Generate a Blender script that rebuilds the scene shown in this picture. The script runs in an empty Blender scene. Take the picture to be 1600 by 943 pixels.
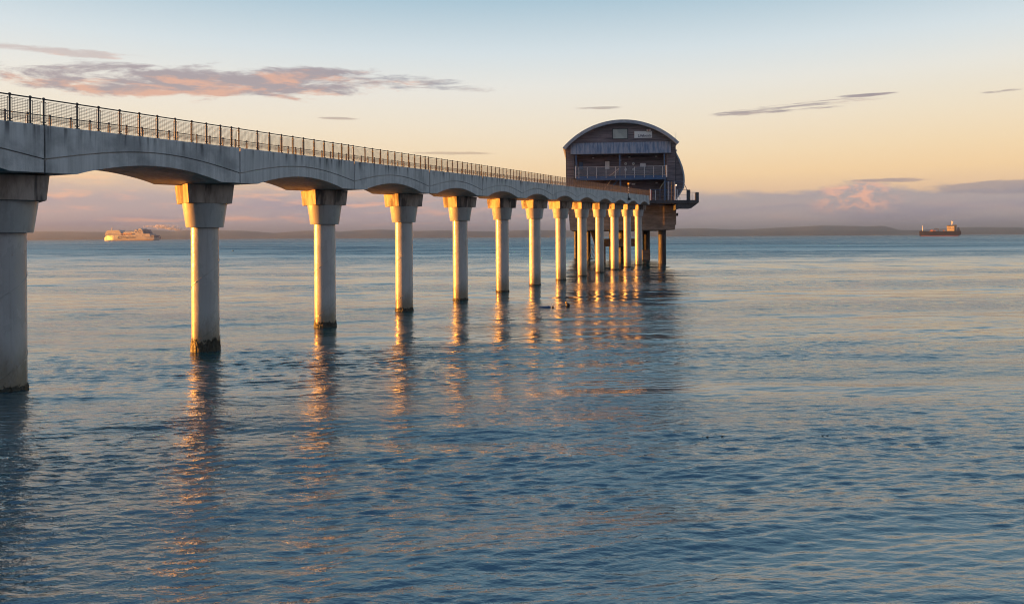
import bpy, math, random
import numpy as np
from mathutils import Vector, Matrix
random.seed(4)
SC = bpy.context.scene
COL = SC.collection
R = math.radians
HAZE = 1.4e-4
D = 1.4                      # pillar diameter, the yardstick of the pier
H = 4.26 * D                 # eye height over the water
SUN_AZ, SUN_EL = 85.0, 2.9   # degrees left of the view axis, degrees above horizon

# ------------------------------------------------------------------ camera
cd = bpy.data.cameras.new('camera'); cam = bpy.data.objects.new('camera', cd); COL.objects.link(cam)
cd.lens = 27.0; cd.sensor_width = 36.0; cd.sensor_fit = 'HORIZONTAL'
cd.shift_y = -102.0 / 1600; cd.clip_start = 0.3; cd.clip_end = 80000
cam.location = (0, 0, H); cam.rotation_euler = (R(90), 0.0058, 0)
SC.camera = cam
SC.render.engine = 'CYCLES'
SC.view_settings.view_transform = 'Standard'; SC.view_settings.look = 'None'
SC.view_settings.exposure = 2.36; SC.view_settings.gamma = 1.0
SC.view_settings.use_curve_mapping = False
SC.cycles.filter_width = 1.1;  SC.cycles.max_bounces = 6; SC.cycles.glossy_bounces = 3; SC.cycles.diffuse_bounces = 2
SC.cycles.transmission_bounces = 2; SC.cycles.transparent_max_bounces = 24
SC.cycles.caustics_reflective = False; SC.cycles.caustics_refractive = False
SC.cycles.sample_clamp_indirect = 2.5

# ------------------------------------------------------------------ node helper
def s2l(c):
    return tuple(((v/255)/12.92 if v/255 <= .04045 else ((v/255+.055)/1.055)**2.4) for v in c)
class NT:
    def __init__(s, tree):
        s.t = tree; s.n = tree.nodes; s.l = tree.links
    def put(s, sock, v):
        if isinstance(v, bpy.types.NodeSocket): s.l.new(v, sock)
        elif v is not None:
            if isinstance(v, (tuple, list)) and len(v) == 3 and sock.type == 'RGBA': v = (*v, 1)
            sock.default_value = v
    def m(s, op, a, b=None, c=None, clamp=False):
        n = s.n.new('ShaderNodeMath'); n.operation = op; n.use_clamp = clamp
        s.put(n.inputs[0], a); s.put(n.inputs[1], b); s.put(n.inputs[2], c); return n.outputs[0]
    def ss(s, x, a, b, lo=0., hi=1.):
        n = s.n.new('ShaderNodeMapRange'); n.interpolation_type = 'SMOOTHSTEP'
        s.put(n.inputs[0], x); s.put(n.inputs[1], a); s.put(n.inputs[2], b); s.put(n.inputs[3], lo); s.put(n.inputs[4], hi)
        return n.outputs[0]
    def lin(s, x, a, b, lo=0., hi=1.):
        n = s.n.new('ShaderNodeMapRange')
        s.put(n.inputs[0], x); s.put(n.inputs[1], a); s.put(n.inputs[2], b); s.put(n.inputs[3], lo); s.put(n.inputs[4], hi)
        return n.outputs[0]
    def mix(s, f, a, b, mode='MIX'):
        n = s.n.new('ShaderNodeMix'); n.data_type = 'RGBA'; n.blend_type = mode
        s.put(n.inputs[0], f); s.put(n.inputs[6], a); s.put(n.inputs[7], b); return n.outputs[2]
    def xyz(s, x, y, z):
        n = s.n.new('ShaderNodeCombineXYZ'); s.put(n.inputs[0], x); s.put(n.inputs[1], y); s.put(n.inputs[2], z); return n.outputs[0]
    def sep(s, v):
        n = s.n.new('ShaderNodeSeparateXYZ'); s.put(n.inputs[0], v); return n.outputs
    def noise(s, vec, scale=1., detail=4., rough=.5, dist=0., col=False):
        n = s.n.new('ShaderNodeTexNoise'); s.put(n.inputs['Vector'], vec)
        n.inputs['Scale'].default_value = scale; n.inputs['Detail'].default_value = detail
        n.inputs['Roughness'].default_value = rough; n.inputs['Distortion'].default_value = dist
        return n.outputs['Color' if col else 'Fac']
    def ramp(s, f, stops, interp='LINEAR'):
        n = s.n.new('ShaderNodeValToRGB'); s.put(n.inputs[0], f); e = n.color_ramp.elements
        n.color_ramp.interpolation = interp
        while len(e) < len(stops): e.new(1.)
        for q, (p, c) in zip(e, stops): q.position = p; q.color = (*c, 1)
        return n.outputs[0]
    def pos(s): return s.n.new('ShaderNodeNewGeometry').outputs['Position']
    def obj(s): return s.n.new('ShaderNodeTexCoord').outputs['Object']
    def gen(s): return s.n.new('ShaderNodeTexCoord').outputs['Generated']
    def bump(s, h, dist, strength=1.):
        n = s.n.new('ShaderNodeBump'); s.put(n.inputs['Height'], h); s.put(n.inputs['Strength'], strength)
        n.inputs['Distance'].default_value = dist; return n.outputs[0]

# ------------------------------------------------------------------ sky
world = bpy.data.worlds.new('World'); SC.world = world; world.use_nodes = True
w = NT(world.node_tree)
bg = world.node_tree.nodes['Background']; bg.inputs[1].default_value = 0.05
d = w.sep(w.gen())
az = w.m('ARCTAN2', d[0], d[1])            # 0 straight ahead (+Y), + to the right, radians
el = w.m('MULTIPLY', w.m('ARCSINE', d[2]), 180/math.pi)
A = w.m('MULTIPLY', az, 180/math.pi)
stops = [(-10, (120,110,122)), (0.0, (166,150,160)), (1.6, (188,162,156)), (3.0, (234,194,158)), (4.4, (247,210,162)), (6.0, (243,217,180)),
         (8.3, (237,223,201)), (11.0, (229,226,218)), (13.5, (209,219,223)), (17, (168,194,208)), (22, (150,186,204)),
         (32, (122,162,186)), (50, (68,100,136)), (90, (56,88,130))]
warm = w.ramp(w.lin(el, -10, 90), [((p+10)/100, s2l(c)) for p, c in stops])
stops2 = [(-10, (90,90,104)), (0.0, (140,134,156)), (3.0, (172,156,172)), (8, (160,162,184)), (17, (150,162,184)),
          (35, (122,148,178)), (90, (64,98,142))]
cool = w.ramp(w.lin(el, -10, 90), [((p+10)/100, s2l(c)) for p, c in stops2])
back = w.ss(w.m('ABSOLUTE', A), 65, 120)
back = w.m('MULTIPLY', back, w.ss(w.m('ABSOLUTE', w.m('ADD', A, SUN_AZ)), 40, 100))
sky = w.mix(back, warm, cool)
# horizontal tint: yellower to the right, rosier low on the left
sky = w.mix(w.m('MULTIPLY', w.ss(A, 0, 35), w.m('MULTIPLY', w.ss(el, 3, 6), w.ss(el, 13, 8)), clamp=True), sky, w.mix(1., sky, (1.0, .97, .91), 'MULTIPLY'))
# cloud bank along the horizon -------------------------------------------------
v1 = w.xyz(w.m('MULTIPLY', A, .16), w.m('MULTIPLY', el, .75), 0)
nb = w.noise(v1, 1., 5., .55)
v2 = w.xyz(w.m('MULTIPLY', A, .55), w.m('MULTIPLY', el, 1.3), 3.1)
nf = w.noise(v2, 1., 6., .6, .3)
edge = w.m('ADD', w.m('MULTIPLY', w.m('SUBTRACT', nb, .5), 1.6), w.lin(A, 0, 20, 3.7, 2.9))
edge = w.m('ADD', edge, w.m('MULTIPLY', w.m('SUBTRACT', nf, .5), 1.0))
puff = w.m('MULTIPLY', w.ss(w.m('ABSOLUTE', w.m('SUBTRACT', A, 24.5)), 4.5, 0), .8)
edge = w.m('ADD', edge, puff)
soft = w.lin(A, 8, 18, 1.3, .22)
bank = w.ss(w.m('SUBTRACT', edge, el), w.m('MULTIPLY', soft, -1.), soft)
bank = w.m('MULTIPLY', bank, .92)
bcol = w.ramp(w.lin(el, 0, 5), [(0, s2l((150,144,156))), (.3, s2l((168,155,160))), (.55, s2l((156,149,158))), (.8, s2l((168,157,160))), (1, s2l((190,172,164)))])
nblue = w.noise(w.xyz(w.m('MULTIPLY', A, .09), w.m('MULTIPLY', el, .9), 8.), 1., 4., .5)
bcol = w.mix(w.ss(nblue, .45, .7), bcol, s2l((140,136,156)))
bcol = w.mix(1., bcol, w.mix(w.lin(A, -8, 4), (1.22, 1.16, 1.17), (1.12, 1.12, 1.10)), 'MULTIPLY')
# rose streaks inside the bank
st = w.noise(w.xyz(w.m('MULTIPLY', A, .22), w.m('MULTIPLY', el, 1.9), 5.), 1., 5., .6, .4)
rose = w.m('MULTIPLY', w.ss(st, .50, .68), w.lin(A, -8, 6, .95, .12))
rose = w.m('MULTIPLY', rose, w.ss(el, .6, 1.3))
pf = w.noise(w.xyz(w.m('MULTIPLY', A, .9), w.m('MULTIPLY', el, 1.7), 9.), 1., 5., .6, .5)
pr = w.m('MULTIPLY', w.ss(w.m('ABSOLUTE', w.m('SUBTRACT', A, 24.0)), 3.6, .6), w.ss(pf, .42, .62))
pr = w.m('MULTIPLY', pr, w.m('MULTIPLY', w.ss(el, 1.2, 2.2), w.ss(el, 4.2, 3.2)))
rose = w.m('MAXIMUM', rose, pr)
bcol = w.mix(rose, bcol, s2l((244,180,158)))
sky = w.mix(bank, sky, bcol)
# floating wisps and the big torn cloud: lens shapes broken up by stretched noise
def cloud(A0, E0, wa, we, slope, seed, stretch, colr, colr2, amt=.95, thr=.0, fine=1.):
    global sky
    a = w.m('SUBTRACT', A, A0); e = w.m('SUBTRACT', w.m('SUBTRACT', el, E0), w.m('MULTIPLY', a, slope))
    q = w.m('ADD', w.m('POWER', w.m('ABSOLUTE', w.m('DIVIDE', a, wa)), 2.), w.m('POWER', w.m('ABSOLUTE', w.m('DIVIDE', e, we)), 2.))
    shape = w.m('SUBTRACT', 1., q)
    n1 = w.noise(w.xyz(w.m('MULTIPLY', A, .16*fine), w.m('MULTIPLY', w.m('SUBTRACT', el, w.m('MULTIPLY', A, .02)), .16*stretch*fine), seed), 1., 11., .68, .35)
    dens = w.m('ADD', w.m('MULTIPLY', shape, .9), w.m('MULTIPLY', w.m('SUBTRACT', n1, .5), 3.8))
    mask = w.m('MULTIPLY', w.ss(dens, thr, thr+.7), w.ss(shape, -.9, -.1), clamp=True)
    n2 = w.noise(w.xyz(w.m('MULTIPLY', A, .25), w.m('MULTIPLY', el, 1.1), seed+4), 1., 6., .6, .3)
    under = w.m('ADD', w.m('MULTIPLY', w.m('DIVIDE', e, we), -.10), n2)
    c = w.mix(w.ss(under, .46, .62), colr, colr2)
    sky = w.mix(w.m('MULTIPLY', mask, amt), sky, c)
mauve, peach = s2l((150,136,146)), s2l((216,162,142))
cloud(-20.5, 10.75, 14., 1.2, .045, 1.7, 5., s2l((154,139,146)), s2l((216,160,136)), .9, -.1, 1.4)
cloud(-31, 11.9, 7, .35, .02, 2.7, 9., s2l((186,160,156)), peach, .6, .25, 1.3)
cloud(-8, 11.3, 7.5, .75, -.05, 5.2, 8., s2l((150,146,156)), s2l((176,160,158)), .8, .35, 1.6)
cloud(17.5, 8.65, 3.4, .21, .02, 7.7, 9., s2l((146,132,138)), s2l((166,146,142)), .85, .25, 1.8)
cloud(21.5, 8.95, 7.5, .45, .055, 8.7, 22., s2l((150,136,142)), s2l((190,160,150)), .8, .55, 2.)
cloud(25.0, 9.35, 2.2, .14, -.01, 9.7, 9., s2l((138,126,136)), s2l((150,132,138)), .9, .05, 1.6)
cloud(32.7, 8.9, 1.3, .14, 0, 3.3, 9., s2l((140,128,134)), s2l((150,132,134)), .85, 0., 1.6)
cloud(6.0, 9.4, 2.2, .12, 0, 4.3, 9., s2l((160,146,140)), s2l((170,150,140)), .7, .1, 1.6)
cloud(-12.5, 8.6, 1.8, .12, 0, 6.3, 9., s2l((160,144,138)), s2l((176,152,140)), .7, .1, 1.6)
cloud(-4.5, 6.2, 3.2, .13, 0, 6.9, 9., s2l((176,148,130)), s2l((186,156,134)), .6, .2, 1.6)
cloud(26.5, 3.65, 2.6, .2, 0, 2.2, 9., s2l((152,136,146)), s2l((160,140,146)), .8, .1, 1.6)
cloud(32.5, 2.9, 6, .45, 0, 2.9, 6., s2l((140,134,150)), s2l((150,140,152)), .75, .0, 1.)
nish = w.n.new('ShaderNodeTexSky'); nish.sky_type = 'NISHITA'; nish.sun_disc = False
nish.sun_elevation = R(SUN_EL); nish.sun_rotation = R(-SUN_AZ); nish.air_density = 1.; nish.dust_density = 1.5
sc10 = w.mix(1., sky, (4.35, 4.35, 4.35), 'MULTIPLY')
fin = w.mix(.08, sc10, w.mix(1., nish.outputs[0], (1.3, 1.3, 1.3), 'MULTIPLY'))
w.put(bg.inputs[0], fin)

# ------------------------------------------------------------------ sun
sd = bpy.data.lights.new('sun', 'SUN'); so = bpy.data.objects.new('sun', sd); COL.objects.link(so)
sd.energy = 5.0; sd.angle = R(.6); sd.color = (1.0, .355, .045)
sdir = Vector((-math.sin(R(SUN_AZ))*math.cos(R(SUN_EL)), math.cos(R(SUN_AZ))*math.cos(R(SUN_EL)), math.sin(R(SUN_EL))))
so.rotation_euler = sdir.to_track_quat('Z', 'Y').to_euler()
so.location = (-50, 0, 60)

# ------------------------------------------------------------------ materials
def mat(name, build=None, base=(.5,.5,.5), rough=.6, metal=0., **kw):
    m = bpy.data.materials.new(name); m.use_nodes = True
    b = m.node_tree.nodes['Principled BSDF']
    b.inputs['Base Color'].default_value = (*base, 1); b.inputs['Roughness'].default_value = rough
    b.inputs['Metallic'].default_value = metal
    for k, v in kw.items(): b.inputs[k].default_value = v
    if build: build(NT(m.node_tree), b)
    return m
def mottled(c1, c2, sc=(1,1,1), scale=1., bumpd=0., lo=.35, hi=.65, detail=6.):
    def f(n, b):
        o = n.sep(n.obj()); v = n.xyz(n.m('MULTIPLY', o[0], sc[0]), n.m('MULTIPLY', o[1], sc[1]), n.m('MULTIPLY', o[2], sc[2]))
        q = n.noise(v, scale, detail, .6)
        n.put(b.inputs['Base Color'], n.mix(n.ss(q, lo, hi), c1, c2))
        if bumpd: n.put(b.inputs['Normal'], n.bump(q, bumpd))
    return f
def conc(n, b):      # weathered deck concrete: vertical run marks, soot under the kerb, board texture
    o = n.sep(n.pos())
    v = n.xyz(n.m('MULTIPLY', o[0], 2.2), n.m('MULTIPLY', o[1], 2.2), n.m('MULTIPLY', o[2], .16))
    s1 = n.noise(v, 1.6, 6., .65)
    s2 = n.noise(n.xyz(o[0], o[1], o[2]), .45, 6., .6)
    s3 = n.noise(v, 5.5, 4., .6)
    c = n.mix(n.ss(s1, .3, .7), (.47,.455,.43), (.66,.635,.605))
    c = n.mix(n.m('MULTIPLY', n.ss(s2, .5, .72), .55), c, (.15,.15,.155))
    loc = n.sep(n.obj())       # height inside the span, metres above the span's datum
    top = n.m('SUBTRACT', n.m('SUBTRACT', loc[2], n.m('MULTIPLY', loc[0], .0278)), 10.063)
    run = n.m('MULTIPLY', n.ss(top, -.9, -.02), n.ss(n.noise(v, 1.1, 3., .6), .50, .66))
    c = n.mix(n.m('MULTIPLY', run, .85), c, (.07,.072,.078))
    c = n.mix(n.m('MULTIPLY', n.ss(s3, .6, .75), .35), c, (.5,.48,.46))
    n.put(b.inputs['Base Color'], c); n.put(b.inputs['Roughness'], .85)
    n.put(b.inputs['Normal'], n.bump(n.m('ADD', s1, n.noise(n.pos(), 9., 5., .6)), .012))
M = {}
M['conc'] = mat('weathered concrete', conc)
M['soffit'] = M['conc']
M['gap'] = mat('joint filler', base=(.02,.02,.02), rough=.9)
def capm(n, b):
    o = n.sep(n.pos())
    v = n.xyz(n.m('MULTIPLY', o[0], 2.), n.m('MULTIPLY', o[1], 2.), n.m('MULTIPLY', o[2], .5))
    s1 = n.noise(v, 1.2, 7., .68); s2 = n.noise(v, .55, 4., .6, .4)
    c = n.mix(n.ss(s1, .32, .68), (.30,.23,.18), (.52,.42,.34))
    c = n.mix(n.m('MULTIPLY', n.ss(s2, .47, .6), .88), c, (.07,.058,.055))
    n.put(b.inputs['Base Color'], c); n.put(b.inputs['Roughness'], .85)
    n.put(b.inputs['Normal'], n.bump(s1, .03))
M['cap'] = mat('stained bearing concrete', capm)
def paint(n, b):
    p = n.pos(); o = n.sep(p)
    s = n.noise(n.xyz(n.m('MULTIPLY', o[0], 1.), n.m('MULTIPLY', o[1], 1.), n.m('MULTIPLY', o[2], .5)), .8, 5., .6)
    c = n.mix(n.ss(s, .35, .7), (.41,.40,.38), (.50,.485,.46))
    rust = n.noise(n.xyz(n.m('MULTIPLY', o[0], 3.), n.m('MULTIPLY', o[1], 3.), n.m('MULTIPLY', o[2], .9)), 1.1, 5., .7)
    c = n.mix(n.m('MULTIPLY', n.ss(rust, .655, .74), .8), c, (.20,.09,.03))
    low = n.m('ADD', o[2], n.m('MULTIPLY', n.m('SUBTRACT', rust, .5), 1.6))
    c = n.mix(n.ss(low, 2.3, .3), c, (.22,.185,.13))      # tide stain just above the water
    rnd = n.n.new('ShaderNodeObjectInfo').outputs['Random']
    drip = n.noise(n.xyz(n.m('MULTIPLY', o[0], 5.), n.m('MULTIPLY', o[1], 5.), n.m('MULTIPLY', o[2], .22)), 1.3, 5., .65)
    c = n.mix(n.m('MULTIPLY', n.ss(drip, .52, .7), .4), c, (.26,.235,.20))
    c = n.mix(1., c, n.mix(rnd, (.88,.87,.84), (1.06,1.06,1.05)), 'MULTIPLY')
    n.put(b.inputs['Base Color'], c); n.put(b.inputs['Roughness'], n.lin(s, .3, .7, .22, .36))
    n.put(b.inputs['Normal'], n.bump(n.noise(p, 1.7, 3., .5), .02))
M['paint'] = mat('painted steel pile', paint)
M['paint'].node_tree.nodes['Principled BSDF'].inputs['Specular IOR Level'].default_value = .6
M['weed'] = mat('seaweed and barnacles', mottled((.014,.016,.009), (.05,.042,.022), (1,1,1), 9., .03))
M['rail'] = mat('shade darkened rail', mottled((.040,.036,.033), (.075,.063,.053), (1,1,1), 7.), rough=.65, metal=0.)  # colour darkened in place of shade missing from the shore end rails
M['mesh'] = mat('welded mesh steel', mottled((.15,.125,.105), (.21,.175,.15), (1,1,1), 5.), rough=.6, metal=.0)
def clad(n, b):      # horizontal timber boards
    o = n.sep(n.obj())
    z = n.m('MULTIPLY', o[2], 1/.22); row = n.m('FLOOR', z); fr = n.m('FRACT', z)
    rn = n.noise(n.xyz(n.m('MULTIPLY', o[0], .22), n.m('MULTIPLY', row, 7.31), 0), 1., 2., .5)
    gr = n.noise(n.xyz(n.m('MULTIPLY', o[0], .5), n.m('MULTIPLY', o[1], .5), n.m('MULTIPLY', o[2], 9.)), 1., 6., .6)
    patch = n.noise(n.xyz(o[0], o[1], o[2]), .16, 3., .5)
    c = n.mix(n.ss(n.m('ADD', n.m('MULTIPLY', rn, .6), n.m('MULTIPLY', gr, .4)), .36, .62), (.085,.072,.085), (.25,.205,.225))
    c = n.mix(n.m('MULTIPLY', n.ss(patch, .45, .6), .5), c, (.13,.115,.135))
    c = n.mix(n.ss(fr, .12, .0), c, (.02,.016,.016))
    n.put(b.inputs['Base Color'], c); n.put(b.inputs['Roughness'], .75)
    n.put(b.inputs['Normal'], n.bump(n.ss(fr, 0, .14), .02))
M['clad'] = mat('weathered timber cladding', clad)
def seam(n, b):
    o = n.sep(n.obj())
    q = n.noise(n.xyz(n.m('MULTIPLY', o[0], 2.2), 0, n.m('MULTIPLY', o[2], .35)), 1., 5., .6)
    n.put(b.inputs['Base Color'], n.mix(n.ss(q, .38, .62), (.14,.17,.24), (.36,.32,.34)))
M['seam'] = mat('standing seam metal', seam, rough=.42, metal=.55)
M['roofm'] = mat('grey roof metal', mottled((.22,.26,.31), (.30,.34,.39), (1,.3,1), 1.2), rough=.45, metal=.4)
M['blue'] = mat('blue painted steel', mottled((.035,.09,.20), (.05,.12,.25), (1,1,1), 2.), rough=.4)
M['white'] = mat('white paint', mottled((.70,.69,.67), (.80,.79,.77), (1,1,.4), .3), rough=.45)
M['pale'] = mat('galvanised pale steel', mottled((.42,.42,.43), (.58,.57,.56), (1,1,1), 4.), rough=.35, metal=.5)
M['dark'] = mat('dark painted metal', mottled((.035,.038,.045), (.06,.062,.07), (1,1,1), 2.), rough=.55)
M['base'] = None
def basem(n, b):
    o = n.sep(n.obj())
    z = n.m('FRACT', n.m('MULTIPLY', o[2], 1/1.35)); q = n.noise(n.xyz(n.m('MULTIPLY', o[0], .4), n.m('MULTIPLY', o[1], .4), n.m('MULTIPLY', o[2], 1.4)), 1., 6., .6)
    c = n.mix(n.ss(q, .35, .66), (.17,.145,.125), (.30,.26,.225))  # brownish tone stands in for faint warm sunlight on the base
    c = n.mix(n.m('MULTIPLY', n.ss(z, .06, 0), .7), c, (.08,.07,.06))
    n.put(b.inputs['Base Color'], c); n.put(b.inputs['Roughness'], .85)
M['base'] = mat('board marked concrete base', basem)
def glassm(n, b):
    n.put(b.inputs['Base Color'], n.mix(n.ss(n.noise(n.obj(), .5, 2.), .4, .6), (.33,.37,.35), (.42,.46,.42)))
M['legm'] = mat('unlit dark leg concrete', mottled((.02,.019,.019), (.05,.045,.043), (1,1,.3), 1.5), rough=.7)  # unlit look put into the colour, so low sun barely shows on the legs
M['glass'] = mat('window glass', glassm, rough=.12)
M['red'] = mat('red paint', mottled((.45,.06,.04), (.55,.09,.05), (1,1,1), 2.), rough=.5)
M['ink'] = mat('navy lettering', mottled((.02,.03,.08), (.03,.04,.10), (1,1,1), 3.), rough=.6)
M['yellow'] = mat('yellow buoy plastic', mottled((.75,.42,.04), (.85,.52,.07), (1,1,1), 6.), rough=.5)
M['black'] = mat('black rubber', mottled((.012,.012,.014), (.03,.03,.032), (1,1,1), 6.), rough=.6)
def balg(n, b):
    m_ = n.n.new('ShaderNodeBsdfTransparent'); g = n.n.new('ShaderNodeMixShader'); out = n.n['Material Output']
    g.inputs[0].default_value = .16; n.l.new(m_.outputs[0], g.inputs[1]); n.l.new(b.outputs[0], g.inputs[2]); n.l.new(g.outputs[0], out.inputs[0])
    n.put(b.inputs['Base Color'], n.mix(n.noise(n.obj(), 2., 2.), (.30,.32,.36), (.36,.37,.40)))
M['screen'] = mat('balcony glass panel', balg, rough=.08)

# ------------------------------------------------------------------ mesh helper
class MB:
    def __init__(s): s.v = []; s.f = []
    def poly(s, pts, faces):
        k = len(s.v); s.v += [tuple(p) for p in pts]; s.f += [tuple(i+k for i in f) for f in faces]; return s
    def box(s, x0, x1, y0, y1, z0, z1):
        return s.poly([(x,y,z) for x in (x0,x1) for y in (y0,y1) for z in (z0,z1)],
            [(0,1,3,2),(4,6,7,5),(0,4,5,1),(2,3,7,6),(0,2,6,4),(1,5,7,3)])
    def tube(s, a, b, r, n=8, r2=None, cap=True):
        a = Vector(a); b = Vector(b); r2 = r if r2 is None else r2
        dd = (b-a).normalized(); u = dd.orthogonal().normalized(); vv = dd.cross(u)
        p = []
        for c, rr in ((a, r), (b, r2)):
            for i in range(n):
                t = 2*math.pi*i/n; p.append(c + (u*math.cos(t) + vv*math.sin(t))*rr)
        f = [(i, (i+1) % n, n+(i+1) % n, n+i) for i in range(n)]
        if cap: f += [tuple(range(n-1, -1, -1)), tuple(range(n, 2*n))]
        return s.poly(p, f)
    def path(s, pts, r, n=6):
        for a, b in zip(pts[:-1], pts[1:]): s.tube(a, b, r, n)
        return s
    def lathe(s, prof, n=32, c=(0,0,0)):     # prof: (r, z)
        p = []
        for r, z in prof:
            for i in range(n):
                t = 2*math.pi*i/n; p.append((c[0]+r*math.cos(t), c[1]+r*math.sin(t), c[2]+z))
        m = len(prof)
        f = [(j*n+i, j*n+(i+1) % n, (j+1)*n+(i+1) % n, (j+1)*n+i) for j in range(m-1) for i in range(n)]
        f += [tuple(range(n-1, -1, -1)), tuple(range((m-1)*n, m*n))]
        return s.poly(p, f)
    def prism(s, outline, y0, y1):           # outline in (x, z), extruded along y
        n = len(outline)
        p = [(x, y0, z) for x, z in outline] + [(x, y1, z) for x, z in outline]
        f = [tuple(range(n)), tuple(range(2*n-1, n-1, -1))] + [(i, n+i, n+(i+1) % n, (i+1) % n) for i in range(n)]
        return s.poly(p, f)
    def ball(s, c, r, n=10, sx=1, sy=1, sz=1):
        pr = [(max(r*math.sin(math.pi*j/6), .001*r), -r*math.cos(math.pi*j/6)) for j in range(7)]
        k = len(s.v); s.lathe(pr, n)
        for i in range(k, len(s.v)):
            x, y, z = s.v[i]; s.v[i] = (c[0]+x*sx, c[1]+y*sy, c[2]+z*sz)
        return s
    def build(s, name, m, parent=None, smooth=False, loc=(0,0,0), bevel=0):
        me = bpy.data.meshes.new(name); me.from_pydata(s.v, [], s.f); me.update()
        import bmesh
        bm = bmesh.new(); bm.from_mesh(me); bmesh.ops.recalc_face_normals(bm, faces=bm.faces)
        bm.to_mesh(me); bm.free()
        me.materials.append(m)
        if smooth:
            me.polygons.foreach_set('use_smooth', [True]*len(me.polygons))
            me.set_sharp_from_angle(angle=R(35))
        o = bpy.data.objects.new(name, me); COL.objects.link(o); o.location = loc
        if parent: o.parent = parent
        if bevel:
            b = o.modifiers.new('bevel', 'BEVEL'); b.width = bevel; b.segments = 2; b.limit_method = 'ANGLE'
        return o
def tag(o, label=None, cat=None, group=None, kind=None):
    if label: o['label'] = label
    if cat: o['category'] = cat; o['kind'] = 'thing'
    if group: o['group'] = group
    if kind: o['kind'] = kind
    return o
def empty(name, loc=(0,0,0), rz=0, label=None, cat=None, group=None):
    o = bpy.data.objects.new(name, None); COL.objects.link(o); o.location = loc; o.rotation_euler = (0,0,rz)
    o.empty_display_size = .5; o['kind'] = 'thing'
    return tag(o, label, cat, group)
def copy(o, parent=None, loc=None):
    c = o.copy(); COL.objects.link(c)
    if parent: c.parent = parent
    if loc is not None: c.location = loc
    return c

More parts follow.
